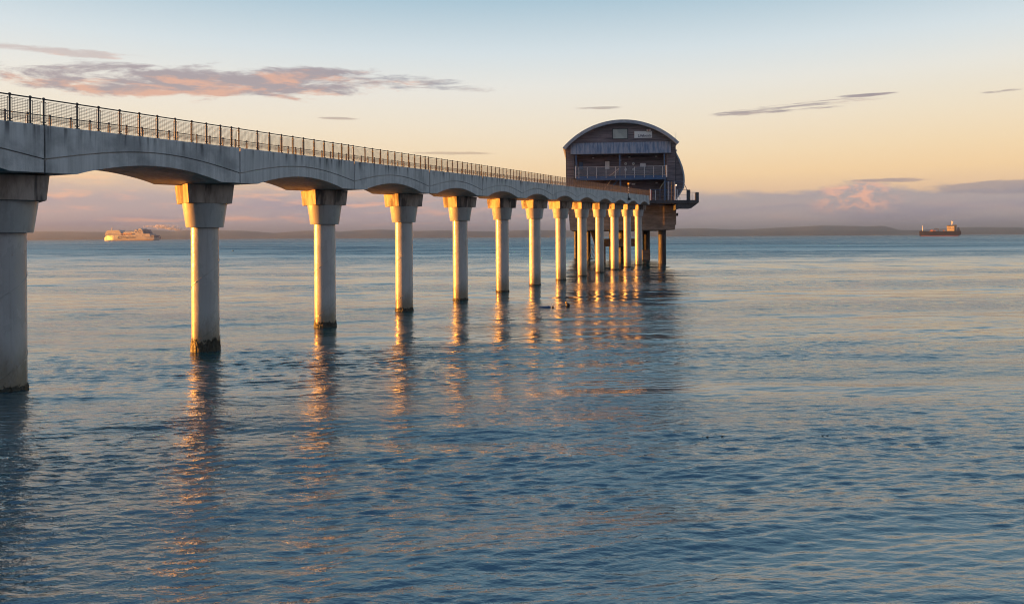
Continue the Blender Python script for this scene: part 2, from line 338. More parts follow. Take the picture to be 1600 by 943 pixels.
# ------------------------------------------------------------------ water
def make_water():
    rs = list(np.geomspace(.6, 10.5, 40)[:-1]) + list(np.geomspace(10.5, 320, 1200)[:-1]) + list(np.geomspace(320, 14000, 130))
    rs = np.array(rs)
    th = np.r_[np.linspace(-180, -43, 60)[:-1], np.linspace(-43, 43, 1050), np.linspace(43, 180, 60)[1:-1]]*math.pi/180
    nr, nt = len(rs), len(th)
    RR, TT = np.meshgrid(rs, th, indexing='ij')
    X = RR*np.sin(TT); Y = RR*np.cos(TT)
    dr = np.gradient(rs)[:, None]*np.ones_like(X)
    dth = np.gradient(th)[None, :]*RR
    res = np.maximum(dr*1.0, dth)
    rng = np.random.default_rng(11)
    Z = np.zeros_like(X)
    # calm / ruffled patches, long in X
    patch = np.zeros_like(X)
    for i in range(9):
        L = rng.uniform(14, 60); a = rng.normal(math.pi/2+.12, .28); ph = rng.uniform(0, 6.28)
        patch += np.sin((X*math.cos(a)*.55+Y*math.sin(a))*6.283/L+ph)
    patch = np.clip(.95+.17*patch, .25, 1.9)
    for i in range(150):
        L = math.exp(rng.uniform(math.log(.13), math.log(6.5)))
        wind = math.pi/2 + .20
        a = wind + rng.normal(0, .20 if L > 2.2 else .28)
        slope = .0105 if L > 2.2 else (.0065 if L > .6 else .031)
        amp = slope*L/6.283
        k = 6.283/L; ph = rng.uniform(0, 6.28)
        arg = k*(X*math.cos(a)+Y*math.sin(a))+ph
        wgt = np.clip((L/res-2.2)/2.5, 0, 1)
        p = patch if L < 2.5 else 1.
        s = np.sin(arg + .35*np.sin(arg*.13+ph))
        Z += amp*wgt*p*(s + .22*np.cos(2*arg))
    co = np.stack([X, Y, Z], -1).reshape(-1, 3).astype(np.float32)
    co = np.vstack([co, [[0, 0, 0]]]).astype(np.float32)
    idx = np.arange(nr*nt).reshape(nr, nt)
    a = idx[:-1, :]; b = idx[1:, :]
    a2 = np.roll(a, -1, 1); b2 = np.roll(b, -1, 1)
    quads = np.stack([a, a2, b2, b], -1).reshape(-1, 4)[:, ::-1]
    tri = np.stack([np.full(nt, nr*nt), np.roll(idx[0], -1), idx[0]], -1)[:, ::-1]
    me = bpy.data.meshes.new('sea_water')
    me.vertices.add(len(co)); me.vertices.foreach_set('co', co.ravel())
    nl = quads.size + tri.size
    me.loops.add(nl); me.loops.foreach_set('vertex_index', np.r_[quads.ravel(), tri.ravel()].astype(np.int32))
    npol = len(quads)+len(tri)
    me.polygons.add(npol)
    st = np.r_[np.arange(len(quads))*4, quads.size+np.arange(len(tri))*3].astype(np.int32)
    me.polygons.foreach_set('loop_start', st)
    me.polygons.foreach_set('use_smooth', np.ones(npol, bool))
    me.update(calc_edges=True); me.validate()
    o = bpy.data.objects.new('sea_water', me); COL.objects.link(o)
    def wm(n, b):
        p = n.sep(n.pos())
        n.put(b.inputs['Base Color'], (.007,.058,.078)); n.put(b.inputs['Roughness'], .04); b.inputs['IOR'].default_value = 3.3; b.inputs['Coat Weight'].default_value = .0; b.inputs['Coat IOR'].default_value = 1.5; b.inputs['Coat Roughness'].default_value = .04
        # slicks: long calm bands running across the bay
        sl = n.noise(n.xyz(n.m('MULTIPLY', p[0], .0035), n.m('MULTIPLY', p[1], .030), 2.), 1., 5., .6, .3)
        sl2 = n.noise(n.xyz(n.m('MULTIPLY', p[0], .05), n.m('MULTIPLY', p[1], .13), 7.), 1., 4., .6)
        calm = n.m('MULTIPLY', n.ss(sl, .58, .44, .18, 1.), n.ss(sl2, .30, .62, .5, 1.15))
        f1 = n.noise(n.xyz(n.m('MULTIPLY', p[0], 2.2), n.m('MULTIPLY', p[1], 5.2), 0.), 1., 4., .55, .2)
        f2 = n.noise(n.xyz(n.m('MULTIPLY', p[0], .55), n.m('MULTIPLY', p[1], 1.5), 4.), 1., 3., .5, .2)
        f0 = n.noise(n.xyz(n.m('MULTIPLY', p[0], 6.), n.m('MULTIPLY', p[1], 15.), 9.), 1., 3., .6, .3)
        hgt = n.m('ADD', n.m('ADD', n.m('MULTIPLY', f1, .040), n.m('MULTIPLY', f2, .08)), n.m('MULTIPLY', f0, .006))
        bmp = n.bump(n.m('MULTIPLY', hgt, calm), 1.0)
        # open bay chop: steeper small facets in the deeper, windier water off the end of the pier
        far = n.m('ADD', n.ss(p[1], 14, 80, .0, .27), n.ss(p[1], 150, 620, 0., .62))
        wn = n.noise(n.xyz(n.m('MULTIPLY', p[0], 1.9), n.m('MULTIPLY', p[1], 5.2), 1.), 1., 4., .62, col=True)
        ws = n.sep(wn); amp = n.m('MULTIPLY', far, n.m('MAXIMUM', calm, n.ss(p[1], 350, 1600, 0., .8)))
        sx = n.m('MULTIPLY', n.m('SUBTRACT', ws[0], .5), n.m('MULTIPLY', amp, 1.0)); sy = n.m('MULTIPLY', n.m('SUBTRACT', ws[1], .5), n.m('MULTIPLY', amp, 2.6)); sy = n.m('SUBTRACT', sy, n.m('MULTIPLY', n.m('MULTIPLY', n.ss(p[1], 38, 430), n.m('MAXIMUM', calm, .5)), .42))
        va = n.n.new('ShaderNodeVectorMath'); va.operation = 'ADD'; n.put(va.inputs[0], bmp); n.put(va.inputs[1], n.xyz(sx, sy, 0.))
        vn = n.n.new('ShaderNodeVectorMath'); vn.operation = 'NORMALIZE'; n.put(vn.inputs[0], va.outputs[0])
        n.put(b.inputs['Normal'], vn.outputs[0]); n.put(b.inputs['Coat Normal'], vn.outputs[0])
    me.materials.append(mat('sea water', wm))
    return tag(o, kind='structure')
make_water()

# ------------------------------------------------------------------ far shore
def hz(px): return 369.5 - (px-800)*.0058
def ridge(name, prof, dist, depth, m, base=0.0, jag=0., step=6, seed=0):
    """terrain strip: prof = [(azimuth key, height in px at that distance)], built as real hills with a front and back slope"""
    rng = np.random.default_rng(seed)
    ks = np.arange(prof[0][0], prof[-1][0]+1, step); hs = np.interp(ks, [p[0] for p in prof], [p[1] for p in prof])
    n = len(ks); jg = rng.normal(0, 1, n); jg = np.convolve(jg, [.25,.5,.25], 'same')*jag
    hs = np.maximum(hs+jg, .05)*dist/1200
    rows = [(-.55, 0.), (-.45, .16), (-.28, .42), (-.12, .8), (0., 1.), (.2, .85), (.6, .3), (1., -.02)]
    V = []; F = []
    for ri, (t, hh) in enumerate(rows):
        y = dist + t*depth
        for i, kx in enumerate(ks):
            wob = 1 + (.12*math.sin(kx*.031+ri*1.7)+.08*math.sin(kx*.083+ri) if 0 < ri < 4 else 0)
            V.append(((kx-800)/1200*dist + t*depth*(kx-800)/1200, y, base + hs[i]*hh*wob - (1.5 if ri == 0 else 0)))
    for ri in range(len(rows)-1):
        for i in range(n-1): F.append((ri*n+i, ri*n+i+1, (ri+1)*n+i+1, (ri+1)*n+i))
    mb = MB(); mb.poly(V, F); o = mb.build(name, m, smooth=True); tag(o, kind='structure'); return o
def landm(c1, c2, sc):
    def f(n, b):
        p = n.sep(n.pos())
        q = n.noise(n.xyz(n.m('MULTIPLY', p[0], sc), n.m('MULTIPLY', p[1], sc*.6), n.m('MULTIPLY', p[2], sc*5)), 1., 6., .6)
        n.put(b.inputs['Base Color'], n.mix(n.ss(q, .38, .62), c1, c2)); n.put(b.inputs['Roughness'], .95)
    return f
M['hill'] = mat('distant downland', landm((.05,.075,.085), (.09,.11,.11), .0016))
M['shore'] = mat('low wooded shore', landm((.03,.04,.03), (.14,.11,.08), .006))
back_prof = [(-700,12),(-300,14),(0,13),(50,13),(120,12.5),(165,11.5),(200,13),(235,14.8),(270,12),(300,14),(345,13),(385,12),(430,8.5),(463,11),
    (500,12.8),(530,10),(560,12),(595,13),(650,10.5),(700,11),(740,9.5),(780,8.5),(820,11),(870,10),(930,9),(1000,10),(1050,11.4),(1100,12),(1150,9.5),
    (1200,11.5),(1242,13.4),(1284,15.2),(1339,14.2),(1352,13),(1380,14.5),(1397,10),(1407,7.4),(1435,7.2),(1465,9),(1497,10.6),(1531,11.4),(1600,10),(1900,9),(2300,8)]
ridge('hills', back_prof, 9500, 1500, M['hill'], jag=.15, seed=1)
front_prof = [(-700,6),(0,7),(60,8),(120,7),(160,7.5),(210,6),(260,7),(330,4),(400,3.5),(470,5.5),(540,4.5),(620,5),(720,3.5),(900,3),(1000,5),(1060,7.5),(1120,6),(1200,6.5),(1300,8),(1380,6),(1420,3.5),(1500,5),(1600,6.5),(2300,6)]
ridge('near_hills', front_prof, 8300, 900, M['hill'], jag=.12, seed=2)
shore_prof = [(-700,2.5),(0,2.6),(60,2.2),(100,2.8),(170,3.2),(230,2.4),(300,1.6),(420,1.2),(700,1.2),(1000,1.3),(1100,1.6),(1200,1.8),(1300,1.2),(1500,1.0),(2300,1.)]
ridge('shoreline', shore_prof, 7000, 500, M['shore'], jag=.28, step=3, seed=3)
# the air over the bay
hzm = bpy.data.materials.new('bay haze'); hzm.use_nodes = True; n_ = NT(hzm.node_tree)
n_.n.remove(n_.n['Principled BSDF']); pv = n_.n.new('ShaderNodeVolumePrincipled')
pv.inputs['Color'].default_value = (.76, .84, 1.0, 1); pv.inputs['Density'].default_value = HAZE; pv.inputs['Anisotropy'].default_value = .95
n_.l.new(pv.outputs[0], n_.n['Material Output'].inputs['Volume'])
tag(MB().box(-15500, 15500, -15500, 15500, -16, 142).build('haze', hzm), kind='stuff')
# unseen land added on the left, shaped to shade the shore end of the pier
def shade_headland():
    rng = random.Random(9); V = []; F = []; nx, ny = 40, 50
    for j in range(ny):
        y = -220 + j*(284/(ny-1))
        for i in range(nx):
            x = -420 + i*140/(nx-1)
            e = min(1, (64-y)/8)*min(1, i/5)*min(1, (nx-1-i)/5)
            V.append((x, y, max(-1, -1 + e*(34 + 2.2*math.sin(x*.3)+2*math.sin(y*.25+x*.1) + rng.uniform(-1, 1)))))
    for j in range(ny-1):
        for i in range(nx-1): F.append((j*nx+i, j*nx+i+1, (j+1)*nx+i+1, (j+1)*nx+i))
    mb = MB(); mb.poly(V, F); tag(mb.build('shade_headland', M['shore']), kind='structure')
shade_headland()

# ------------------------------------------------------------------ pier geometry
DX, DY = 2.736*D, 7.5*D
S = math.hypot(DX, DY); RISE = .222*D
P0 = Vector((-11.70*D-2*DX, 29.27*D-2*DY, 0)); ANG = math.atan2(DY, DX)
def pier(k, e=0., z=0.):        # k spans along, e metres towards the open water side of the viewer
    return Vector((P0.x + DX*k + math.sin(ANG)*e, P0.y + DY*k - math.cos(ANG)*e, z))
NE, FE = 1.65*D, 1.45*D
ZT = lambda k: (7.41 + .222*(k-1))*D
ZB = lambda k: (6.10 + .222*(k-1))*D
# pillars
def make_pillar_meshes():
    shaft = MB(); shaft.lathe([(D/2, -14), (D/2, 0)], 48); sh = shaft.build('shaft', M['paint'], smooth=True)
    sm = MB(); pts = []
    n = 24
    for i in range(int(n*6.2)):
        a = 2*math.pi*i/n + 1.2; pts.append((math.cos(a)*(D/2+.004), math.sin(a)*(D/2+.004), -13.9 + 2.25*D*i/n))
    pts = [p for p in pts if p[2] < -.25]
    sm.path(pts, .018, 5); seam_ = sm.build('weld_seam', M['paint'])
    ring = MB(); ring.lathe([(D/2+.012, -.34), (D/2+.012, -.30)], 48); rg = ring.build('flange', M['paint'], smooth=True)
    collar = MB(); collar.lathe([(1.33*D/2, -.0), (1.33*D/2+.012, .03), (1.6*D/2, .90*D)], 48); co = collar.build('collar', M['paint'], smooth=True)
    cap = MB(); a, b = .84*D, .78*D; ch = .12*D
    def ring_(h, z): return [(-h,-h,z), (h-ch*.3,-h,z), (h,-h+ch,z), (h,h,z), (-h,h,z)]
    cap.poly(ring_(b, 0) + ring_(a, .70*D), [(4,3,2,1,0), (5,6,7,8,9)] + [(i, (i+1) % 5, 5+(i+1) % 5, 5+i) for i in range(5)])
    ca = cap.build('cap_block', M['cap'], bevel=.012); ca.rotation_euler = (0,0,R(38))
    pad = MB(); pad.box(-.45*D, .45*D, -.16*D, .16*D, 0, .05*D+.04); pa = pad.build('bearing_pad', M['gap'])
    pa.rotation_euler = (0,0,ANG+R(90))
    weeds = []
    for v, (hh, jag) in enumerate([(.80,.30), (.46,.22), (.40,.20), (.26,.12)]):
        rng = random.Random(v+20); mb = MB(); n = 130
        for lay in range(2):
            r = D/2+.012+.02*lay; p = []
            hs = [hh*(.62+.14*math.sin(i*.19+v)+.08*math.sin(i*.61+2*v))+jag*rng.random()*rng.random() - lay*.12 for i in range(n)]
            for i in range(n):
                t = 2*math.pi*i/n; rr = r+.02*rng.random()
                p += [(rr*math.cos(t), rr*math.sin(t), -.9), ((rr+.015*rng.random())*math.cos(t), (rr+.01)*math.sin(t), hs[i]*.55), ((r)*math.cos(t), (r)*math.sin(t), hs[i])]
            f = []
            for i in range(n):
                j = (i+1) % n; f += [(3*i, 3*j, 3*j+1, 3*i+1), (3*i+1, 3*j+1, 3*j+2, 3*i+2)]
            mb.poly(p, f)
        for q in range(int(240*hh)+20):       # fronds
            t = rng.random()*6.283; z = rng.uniform(0, hh*.8); l = rng.uniform(.06, .2)*(.5+hh)
            c = Vector((math.cos(t)*(D/2+.03), math.sin(t)*(D/2+.03), z)); tg = Vector((-math.sin(t), math.cos(t), 0))
            tip = c + Vector((math.cos(t)*.05, math.sin(t)*.05, l)) + tg*rng.uniform(-.06, .06)
            mb.poly([c-tg*.025, c+tg*.025, tip], [(0,1,2)])
        weeds.append(mb.build('weed_band', M['weed']))
    return sh, seam_, rg, co, ca, pa, weeds
sh, seam_, rg, co, ca, pa, weeds = make_pillar_meshes()
protos = [sh, seam_, rg, co, ca, pa] + weeds
ordw = ['', 'nearest', 'second', 'third', 'fourth', 'fifth', 'sixth', 'seventh', 'eighth', 'ninth', 'tenth', 'eleventh', 'twelfth']
extra = {1: 'wide shaded pier pillar at the left frame edge, nearest to the viewer',
    2: 'second pier pillar from the left, rust spotted, with a thick dark weed band',
    3: 'third pier pillar from the left, lit along its left side with a dark weed band',
    4: 'fourth pier pillar from the left, with bright orange cap face and stained weed foot',
    5: 'fifth pier pillar from the left, pale round shaft half lit orange',
    13: 'last and smallest pier pillar, under the deck end beside the lifeboat station'}
for k in range(0, 14):
    lb = extra.get(k) or (('pier pillar out at the shore end, outside the picture' if k == 0 else
        f'{ordw[k]} pier pillar counting from the left frame edge, pale shaft half lit orange'))
    root = empty('pier_pillar', pier(k), 0, lb, 'pillar', 'pillars carrying the pier deck')
    zt = ZB(k)-.0*D; zc = zt-.05*D-.70*D; zs = zc-.90*D
    s_ = copy(sh, root, (0,0,zs)); copy(seam_, s_, (0,0,0)); copy(rg, s_, (0,0,0))
    c_ = copy(co, root, (0,0,zs)); b_ = copy(ca, root, (0,0,zc)); copy(pa, root, (0,0,zt-.05*D))
    wd = copy(weeds[[3,3,0,1,2][k] if k < 5 else 3], root, (0,0,0)); wd.rotation_euler = (0,0,k*1.1)
    if k < 3: b_.scale = (1.16, 1.16, 1) if k < 2 else (1.03, 1.03, 1)
    if k == 1: root.location.x += .13
for p in protos: bpy.data.objects.remove(p)

# deck spans
def span_mesh(first=False):
    mb = MB(); N = 48; g = .04
    zt0, zb0 = ZT(0), ZB(0)
    xs = [g + (S-2*g)*i/N for i in range(N+1)]
    secs = []
    for x in xs:
        t = x/S; up = RISE*t
        u = min(max((t-.13)/.74, 0), 1); arch = .40*D*(math.sin(math.pi*u))**.85 if 0 < u < 1 else 0
        u2 = t; gr = .365*D + arch*.0 + (.45*D*math.sin(math.pi*u2)**1.0)
        zt = zt0+up; zb = zb0+up+arch; zg = zb0+up+gr
        kh, kw = .16, .28
        secs.append([(x,-NE,zb), (x,-NE,zg-.024), (x,-NE+.09,zg-.020), (x,-NE+.09,zg+.020), (x,-NE,zg+.024), (x,-NE,zt-.03), (x,-NE+.03,zt),
            (x,-NE+kw,zt), (x,-NE+kw+.01,zt-kh), (x,FE-kw-.01,zt-kh), (x,FE-kw,zt), (x,FE,zt), (x,FE,zb), (x,FE-.25,zb), (x,0,zb-.03), (x,-NE+.25,zb)])
    m = len(secs[0]); V = [p for s in secs for p in s]; F = []
    for i in range(N):
        for j in range(m): F.append((i*m+j, i*m+(j+1) % m, (i+1)*m+(j+1) % m, (i+1)*m+j))
    F.append(tuple(range(m-1, -1, -1))); F.append(tuple(N*m+j for j in range(m)))
    return mb.poly(V, F)
deck = empty('pier_deck', pier(-1), ANG, 'long grey concrete pier deck of arched spans climbing away to the lifeboat station', 'pier')
sp = span_mesh().build('deck_span', M['conc'], smooth=True)
fl = MB().box(-.035, .035, -NE+.10, FE-.10, ZB(0)+.06, ZT(0)-.2).build('joint_filler', M['gap'])
for k in range(-1, 13):
    c = copy(sp, deck, ((k+1)*S, 0, (k)*RISE)) ; copy(fl, c, (0,0,0))
bpy.data.objects.remove(sp); bpy.data.objects.remove(fl)

# railings
posts = [0, .138, .230, .326, .421, .513, .610, .705, .793, .882, .955]
RH = .735*D
def post_mesh():
    mb = MB(); mb.tube((0,0,0), (0,0,RH-.02), .036, 8); mb.ball((0,0,RH), .058, 8)
    mb.box(-.07, .07, -.07, .07, 0, .03)
    for z in (.12, RH-.13):
        for sgn in (-1, 1): mb.tube((0,0,z), (sgn*.085,0,z), .012, 5); mb.tube((sgn*.085,0,z-.03), (sgn*.085,0,z+.03), .012, 5)
    return mb
pm = post_mesh().build('post', M['rail'], smooth=True)
def panel_mesh(L):
    mb = MB(); sl = RISE/S; t = .0075
    nz = 15; x0, x1 = .09, L-.09
    for i in range(nz):
        z = .10 + i*(RH-.21)/(nz-1)
        mb.poly([(x0,-t,z-t+sl*x0), (x0,t,z-t+sl*x0), (x0,t,z+t+sl*x0), (x0,-t,z+t+sl*x0), (x1,-t,z-t+sl*x1), (x1,t,z-t+sl*x1), (x1,t,z+t+sl*x1), (x1,-t,z+t+sl*x1)],
            [(0,4,5,1), (1,5,6,2), (2,6,7,3), (3,7,4,0)])
    nx = max(2, int(round((x1-x0)/.115)))
    for i in range(nx+1):
        x = x0 + (x1-x0)*i/nx; th = .003 if 0 < i < nx else .009
        mb.box(x-th, x+th, -th, th, .09+sl*x, RH-.10+sl*x)
    return mb
lens_ = [posts[i+1]-posts[i] for i in range(10)] + [1-posts[10]]
panels = [panel_mesh(l*S).build('mesh_panel', M['mesh']) for l in lens_]
hr = MB(); hr.tube((0,0,RH-.02), (S-.08,0,RH-.02+RISE), .027, 8); hr = hr.build('handrail', M['rail'], smooth=True)
def railing(e, label):
    root = empty('railing', pier(-1, e), ANG, label, 'railing', 'railings along the pier deck')
    bits = []
    for k in range(-1, 13):
        copy(hr, root, ((k+1)*S+.04, 0, ZT(k)))
        for i, t in enumerate(posts):
            base = ((k+1+t)*S + (.06 if i == 0 else 0), 0, ZT(k)+RISE*t-.005)
            bits.append((k+t, i, base))
    vis = sorted([b for b in bits if b[0] > .55], key=lambda b: b[0])
    near, rest = vis[:100], vis[100:]
    out = [b for b in bits if b[0] <= .55]
    for kk, i, base in near:
        copy(pm, root, base)
        copy(panels[i], root, (base[0], base[1], base[2]))
    def merged(name, src, mtl, lst):
        V = []; F = []; n = 0
        for kk, i, base in lst:
            me = src(i).data; nv = len(me.vertices)
            V += [(v.co.x+base[0], v.co.y+base[1], v.co.z+base[2]) for v in me.vertices]
            F += [tuple(a+n for a in p.vertices) for p in me.polygons]; n += nv
        me = bpy.data.meshes.new(name); me.from_pydata(V, [], F); me.materials.append(mtl)
        o = bpy.data.objects.new(name, me); COL.objects.link(o); o.parent = root; o['kind'] = 'stuff'
    merged('post', lambda i: pm, M['rail'], rest+out); merged('mesh_panel', lambda i: panels[i], M['mesh'], rest+out)
    return root
railing(NE-.12, 'steel mesh railing with ball topped posts along the near edge of the pier deck')
railing(-FE+.12, 'steel mesh railing along the far edge of the pier deck, seen through the near one')
for p in [pm, hr] + panels: bpy.data.objects.remove(p)

# small dark lamp bracket hung on the deck near its seaward end
lk = 10.62
def deck_lamp():
    # stands where the railing mid far end carries a marker
    p = pier(11.05, NE+.02); z = ZT(11.05)
    r = empty('marker_lamp', (p.x, p.y, z), ANG, 'small black and white lamp post clamped on the pier side near its far end', 'lamp')
    mb = MB(); mb.tube((0,-.06,-.9), (0,-.06,RH+.7), .05, 8); mb.build('pole', M['dark'], r, smooth=True)
    mb = MB(); mb.box(-.16, .16, -.24, .04, RH+.45, RH+.75); mb.build('lamp_head', M['yellow'], r, bevel=.03)
    mb = MB()
    for i in range(4): mb.box(-.13, .13, -.2, 0, -.5+i*.45, -.3+i*.45)
    mb.build('clamp', M['pale'], r)
    mb = MB(); mb.box(-.3, .3, -.42, 0, -1.25, -.85); mb.build('fender', M['black'], r, bevel=.04)
deck_lamp()

# ------------------------------------------------------------------ lifeboat station
ZF = 165.2; XC = 170/1200*ZF
st_rot = -math.atan2(170, 1200) + R(2.6)
def U(px): return (px-970)/7.336
def Vz(py): return (368.5-py)/7.264 + H
ST = empty('lifeboat_station', (XC, ZF, 0), st_rot, 'timber clad lifeboat station with curved roof and blue balcony standing on sea legs', 'lifeboat station')
cu, apex = U(972.5), Vz(188.9); Ro = 16.75; cz = apex-Ro
def arcpts(r, x0, x1, n=40):
    return [(x, cz+math.sqrt(r*r-(x-cu)**2)) for x in np.linspace(x0, x1, n)]
xL, xR = U(879.7), U(1060.1)
a0, a1 = math.asin((xL-cu)/Ro), math.asin((xR-cu)/Ro)
def arca(r, n=44): return [(cu+r*math.sin(t), cz+r*math.cos(t)) for t in np.linspace(a0, a1, n)]
roof = MB().prism(arca(Ro)+arca(Ro-.42)[::-1], -1.5, 46).build('roof', M['roofm'], ST, smooth=True)
# raised fascia lip and standing ribs
MB().prism(arca(Ro+.05)+arca(Ro-.62)[::-1], -1.62, -1.5).build('fascia', M['roofm'], roof, smooth=True)
wl, wr = U(884.9), U(1055.7)
ztop = Vz(223); zfloor = Vz(330)
Ri = Ro-.5
wall = MB()
arcw = arcpts(Ri, wl, wr)
rx0, rx1 = U(897.5), U(1041.5); zrec = Vz(238)
left_arc = cz+math.sqrt(Ri**2-(wl-cu)**2)
wall.prism([(wl, zrec)] + arcw + [(wr, zrec)], 0, .35)
wall.prism([(wl, zfloor), (wl, zrec-.003), (rx0, zrec-.003), (rx0, zfloor)], 0, .35)
wall.prism([(rx1, zfloor), (rx1, zrec-.003), (wr, zrec-.003), (wr, zfloor)], 0, .35)
wall.box(rx0, rx1, 2.6, 2.9, zfloor, zrec)
wall.box(rx0-.3, rx0-.003, .353, 2.9, zfloor, zrec); wall.box(rx1+.003, rx1+.3, .353, 2.9, zfloor, zrec)
wall.box(rx0, rx1, .353, 2.6, zrec+.01, zrec+.2)
wall.box(wl, wl+.3, .36, 44, zfloor, left_arc-.1); wall.box(wr-.3, wr, .36, 44, zfloor, left_arc-.3)
wall.build('wall', M['clad'], ST)
for x in (wl, wr, rx1+ .0):
    MB().box(x-.09, x+.09, -.05, -.003, zfloor, Vz(236)).build('corner_trim', M['dark'], ST)
# rounded side bay
bz0, bz1, bx = Vz(306), Vz(238), U(1069.8)
bay_o = []
for t in np.linspace(0, 1, 26):
    z = bz1 + (Vz(312)-bz1)*t
    # bulge profile read off the gable: steep top, widest in the middle, tucked in below
    keys = [0, .16, .32, .48, .62, .76, .9, 1.]; vals = [1056.2, 1062.2, 1066.6, 1069.2, 1069.8, 1068.6, 1062.5, 1057.0]
    bay_o.append((U(np.interp(t, keys, vals)), z))
inner = [(wr+.01, z) for _, z in bay_o]
MB().prism(bay_o + inner[::-1], .5, 40).build('side_bay', M['clad'], ST, smooth=False)
rim_i = [(x-.28 if x-.28 > wr else wr+.02, z) for x, z in bay_o]
rim_o = [(x+.05, z) for x, z in bay_o]
MB().prism(rim_o + rim_i[::-1], .2, .49).build('bay_rim', M['roofm'], ST, smooth=True)
# canopy
cx0, cx1, ca_t, ca_b = U(892), U(1048), Vz(222.5), Vz(240.2)
can = MB()
sl = .75
can.poly([(cx0,-.05,ca_t), (cx1,-.05,ca_t), (cx1,-sl,ca_b), (cx0,-sl,ca_b), (cx0,-.05,ca_t-.12), (cx1,-.05,ca_t-.12), (cx1,-sl,ca_b-.2), (cx0,-sl,ca_b-.2)],
    [(0,1,2,3), (4,7,6,5), (0,4,5,1), (3,2,6,7), (0,3,7,4), (1,5,6,2)])
can = can.build('canopy', M['seam'], ST)
rb = MB()
nrib = 38
for i in range(nrib+1):
    x = cx0 + (cx1-cx0)*i/nrib
    rb.poly([(x-.03,-.07,ca_t+.0), (x+.03,-.07,ca_t), (x+.03,-sl-.05,ca_b), (x-.03,-sl-.05,ca_b), (x-.03,.0,ca_t+.05), (x+.03,.0,ca_t+.05), (x+.03,-sl,ca_b-.05), (x-.03,-sl,ca_b-.05)],
        [(0,1,2,3), (0,3,7,4), (1,5,6,2), (3,2,6,7), (0,4,5,1)])
rb.build('seams', M['roofm'], can)
MB().tube((cx0,-sl-.08,ca_b-.12), (cx1,-sl-.08,ca_b-.12), .1, 8).build('gutter', M['dark'], can, smooth=True)
# window
def framed(x0, x1, y0, y1, name, yb, fm, gm, sub, fw=.14, prt=ST):
    X0, X1, Z0, Z1 = U(x0), U(x1), Vz(y1), Vz(y0)
    mb = MB(); mb.box(X0, X1, yb-.12, yb-.003, Z0, Z0+fw); mb.box(X0, X1, yb-.12, yb-.003, Z1-fw, Z1)
    mb.box(X0, X0+fw, yb-.12, yb-.003, Z0+fw, Z1-fw); mb.box(X1-fw, X1, yb-.12, yb-.003, Z0+fw, Z1-fw)
    f = mb.build(name, fm, prt)
    MB().box(X0+fw, X1-fw, yb-.06, yb-.003, Z0+fw, Z1-fw).build(sub, gm, f)
    return f
framed(957.4, 982.2, 200.6, 217.6, 'window', 0, M['dark'], M['glass'], 'pane', .17)
framed(945.4, 954.4, 249, 263.0, 'door', 2.6, M['dark'], M['white'], 'door_panel', .12)
framed(904.4, 911.6, 250, 263.0, 'door', 2.6, M['dark'], M['blue'], 'door_panel', .10)
# lower storey doors and a wide hatch
framed(996, 1006, 297, 316, 'door', 2.6, M['dark'], M['clad'], 'door_panel', .12)
for x, y in ((979.2, 254.3), (991.5, 254.3), (979.2, 263.5), (991.5, 263.5), (979.2, 295.5)):
    mb = MB(); n = 20; r = .27 if y < 290 else .2
    mb.tube((U(x), 2.58, Vz(y)), (U(x), 2.45, Vz(y)), r, n)
    pf_ = mb.build('porthole', M['white'], ST, smooth=True)
    MB().tube((U(x), 2.45, Vz(y)), (U(x), 2.43, Vz(y)), r*.68, n).build('pane', M['glass'], pf_)
for x, y in ((927.6, 244.3), (985.1, 243.9), (1027.4, 243.6), (985.1, 285.2), (1027.8, 285.2)):
    mb = MB(); mb.box(U(x)-.22, U(x)+.22, 2.3, 2.597, Vz(y)-.14, Vz(y)+.14); f_ = mb.build('wall_light', M['pale'], ST, bevel=.04)
for x0, x1, y0, y1 in ((1002.2, 1010.8, 253.8, 259.5), (988.5, 994, 285.6, 287.6), (970.8, 972.4, 248, 249.6)):
    MB().box(U(x0), U(x1), 2.5, 2.597, Vz(y1), Vz(y0)).build('notice_plate', M['pale'], ST)
# balcony
b0, b1 = U(900.6), U(1040.2); bt, bb = Vz(275.2), Vz(281.6)
bal = MB(); bal.box(b0, b1, -1.2, 2.59, bt-.12, bt); bal.box(b0, b1, -1.2, -1.05, bb, bt-.123); bal.box(b0, b0+.15, -1.047, 2.59, bb, bt-.123); bal.box(b1-.15, b1, -1.047, 2.59, bb, bt-.123)
for i in range(1, 9):
    x = b0+(b1-b0)*i/9; bal.box(x-.06, x+.06, -1.04, 2.58, bb+.1, bt-.125)
bal = bal.build('balcony', M['blue'], ST)
rt = Vz(261.0)
MB().tube((b0-.25,-1.28,rt), (b1+.1,-1.28,rt), .045, 8).build('handrail', M['pale'], bal, smooth=True)
MB().tube((b0-.25,-1.28,bt+.12), (b1+.1,-1.28,bt+.12), .03, 6).build('bottom_rail', M['pale'], bal, smooth=True)
for xx in (904.8, 918, 932.5, 947.2, 961.8, 977, 991.5, 1006.5, 1021, 1034.6):
    MB().box(U(xx)-.05, U(xx)+.05, -1.33, -1.21, bt-.45, rt).build('railing_post', M['pale'], bal)
for xx in (899.5, 1040.8):
    MB().box(U(xx)-.12, U(xx)+.12, -1.4, -1.2, bt-.45, rt+.15).build('railing_post', M['white'], bal)
MB().box(b0, b1, -1.30, -1.285, bt+.2, rt-.1).build('glass_panel', M['screen'], bal)
for xx in (900.5, 968.8, 1037.8):
    MB().box(U(xx)-.13, U(xx)+.13, -1.0, -.74, bt, ca_b-.25).build('canopy_post', M['blue'], ST)
for xx in (969.6, 1038.2):
    MB().box(U(xx)-.16, U(xx)+.16, -1.0, -.7, Vz(322), bb-.003).build('balcony_post', M['blue'], ST)
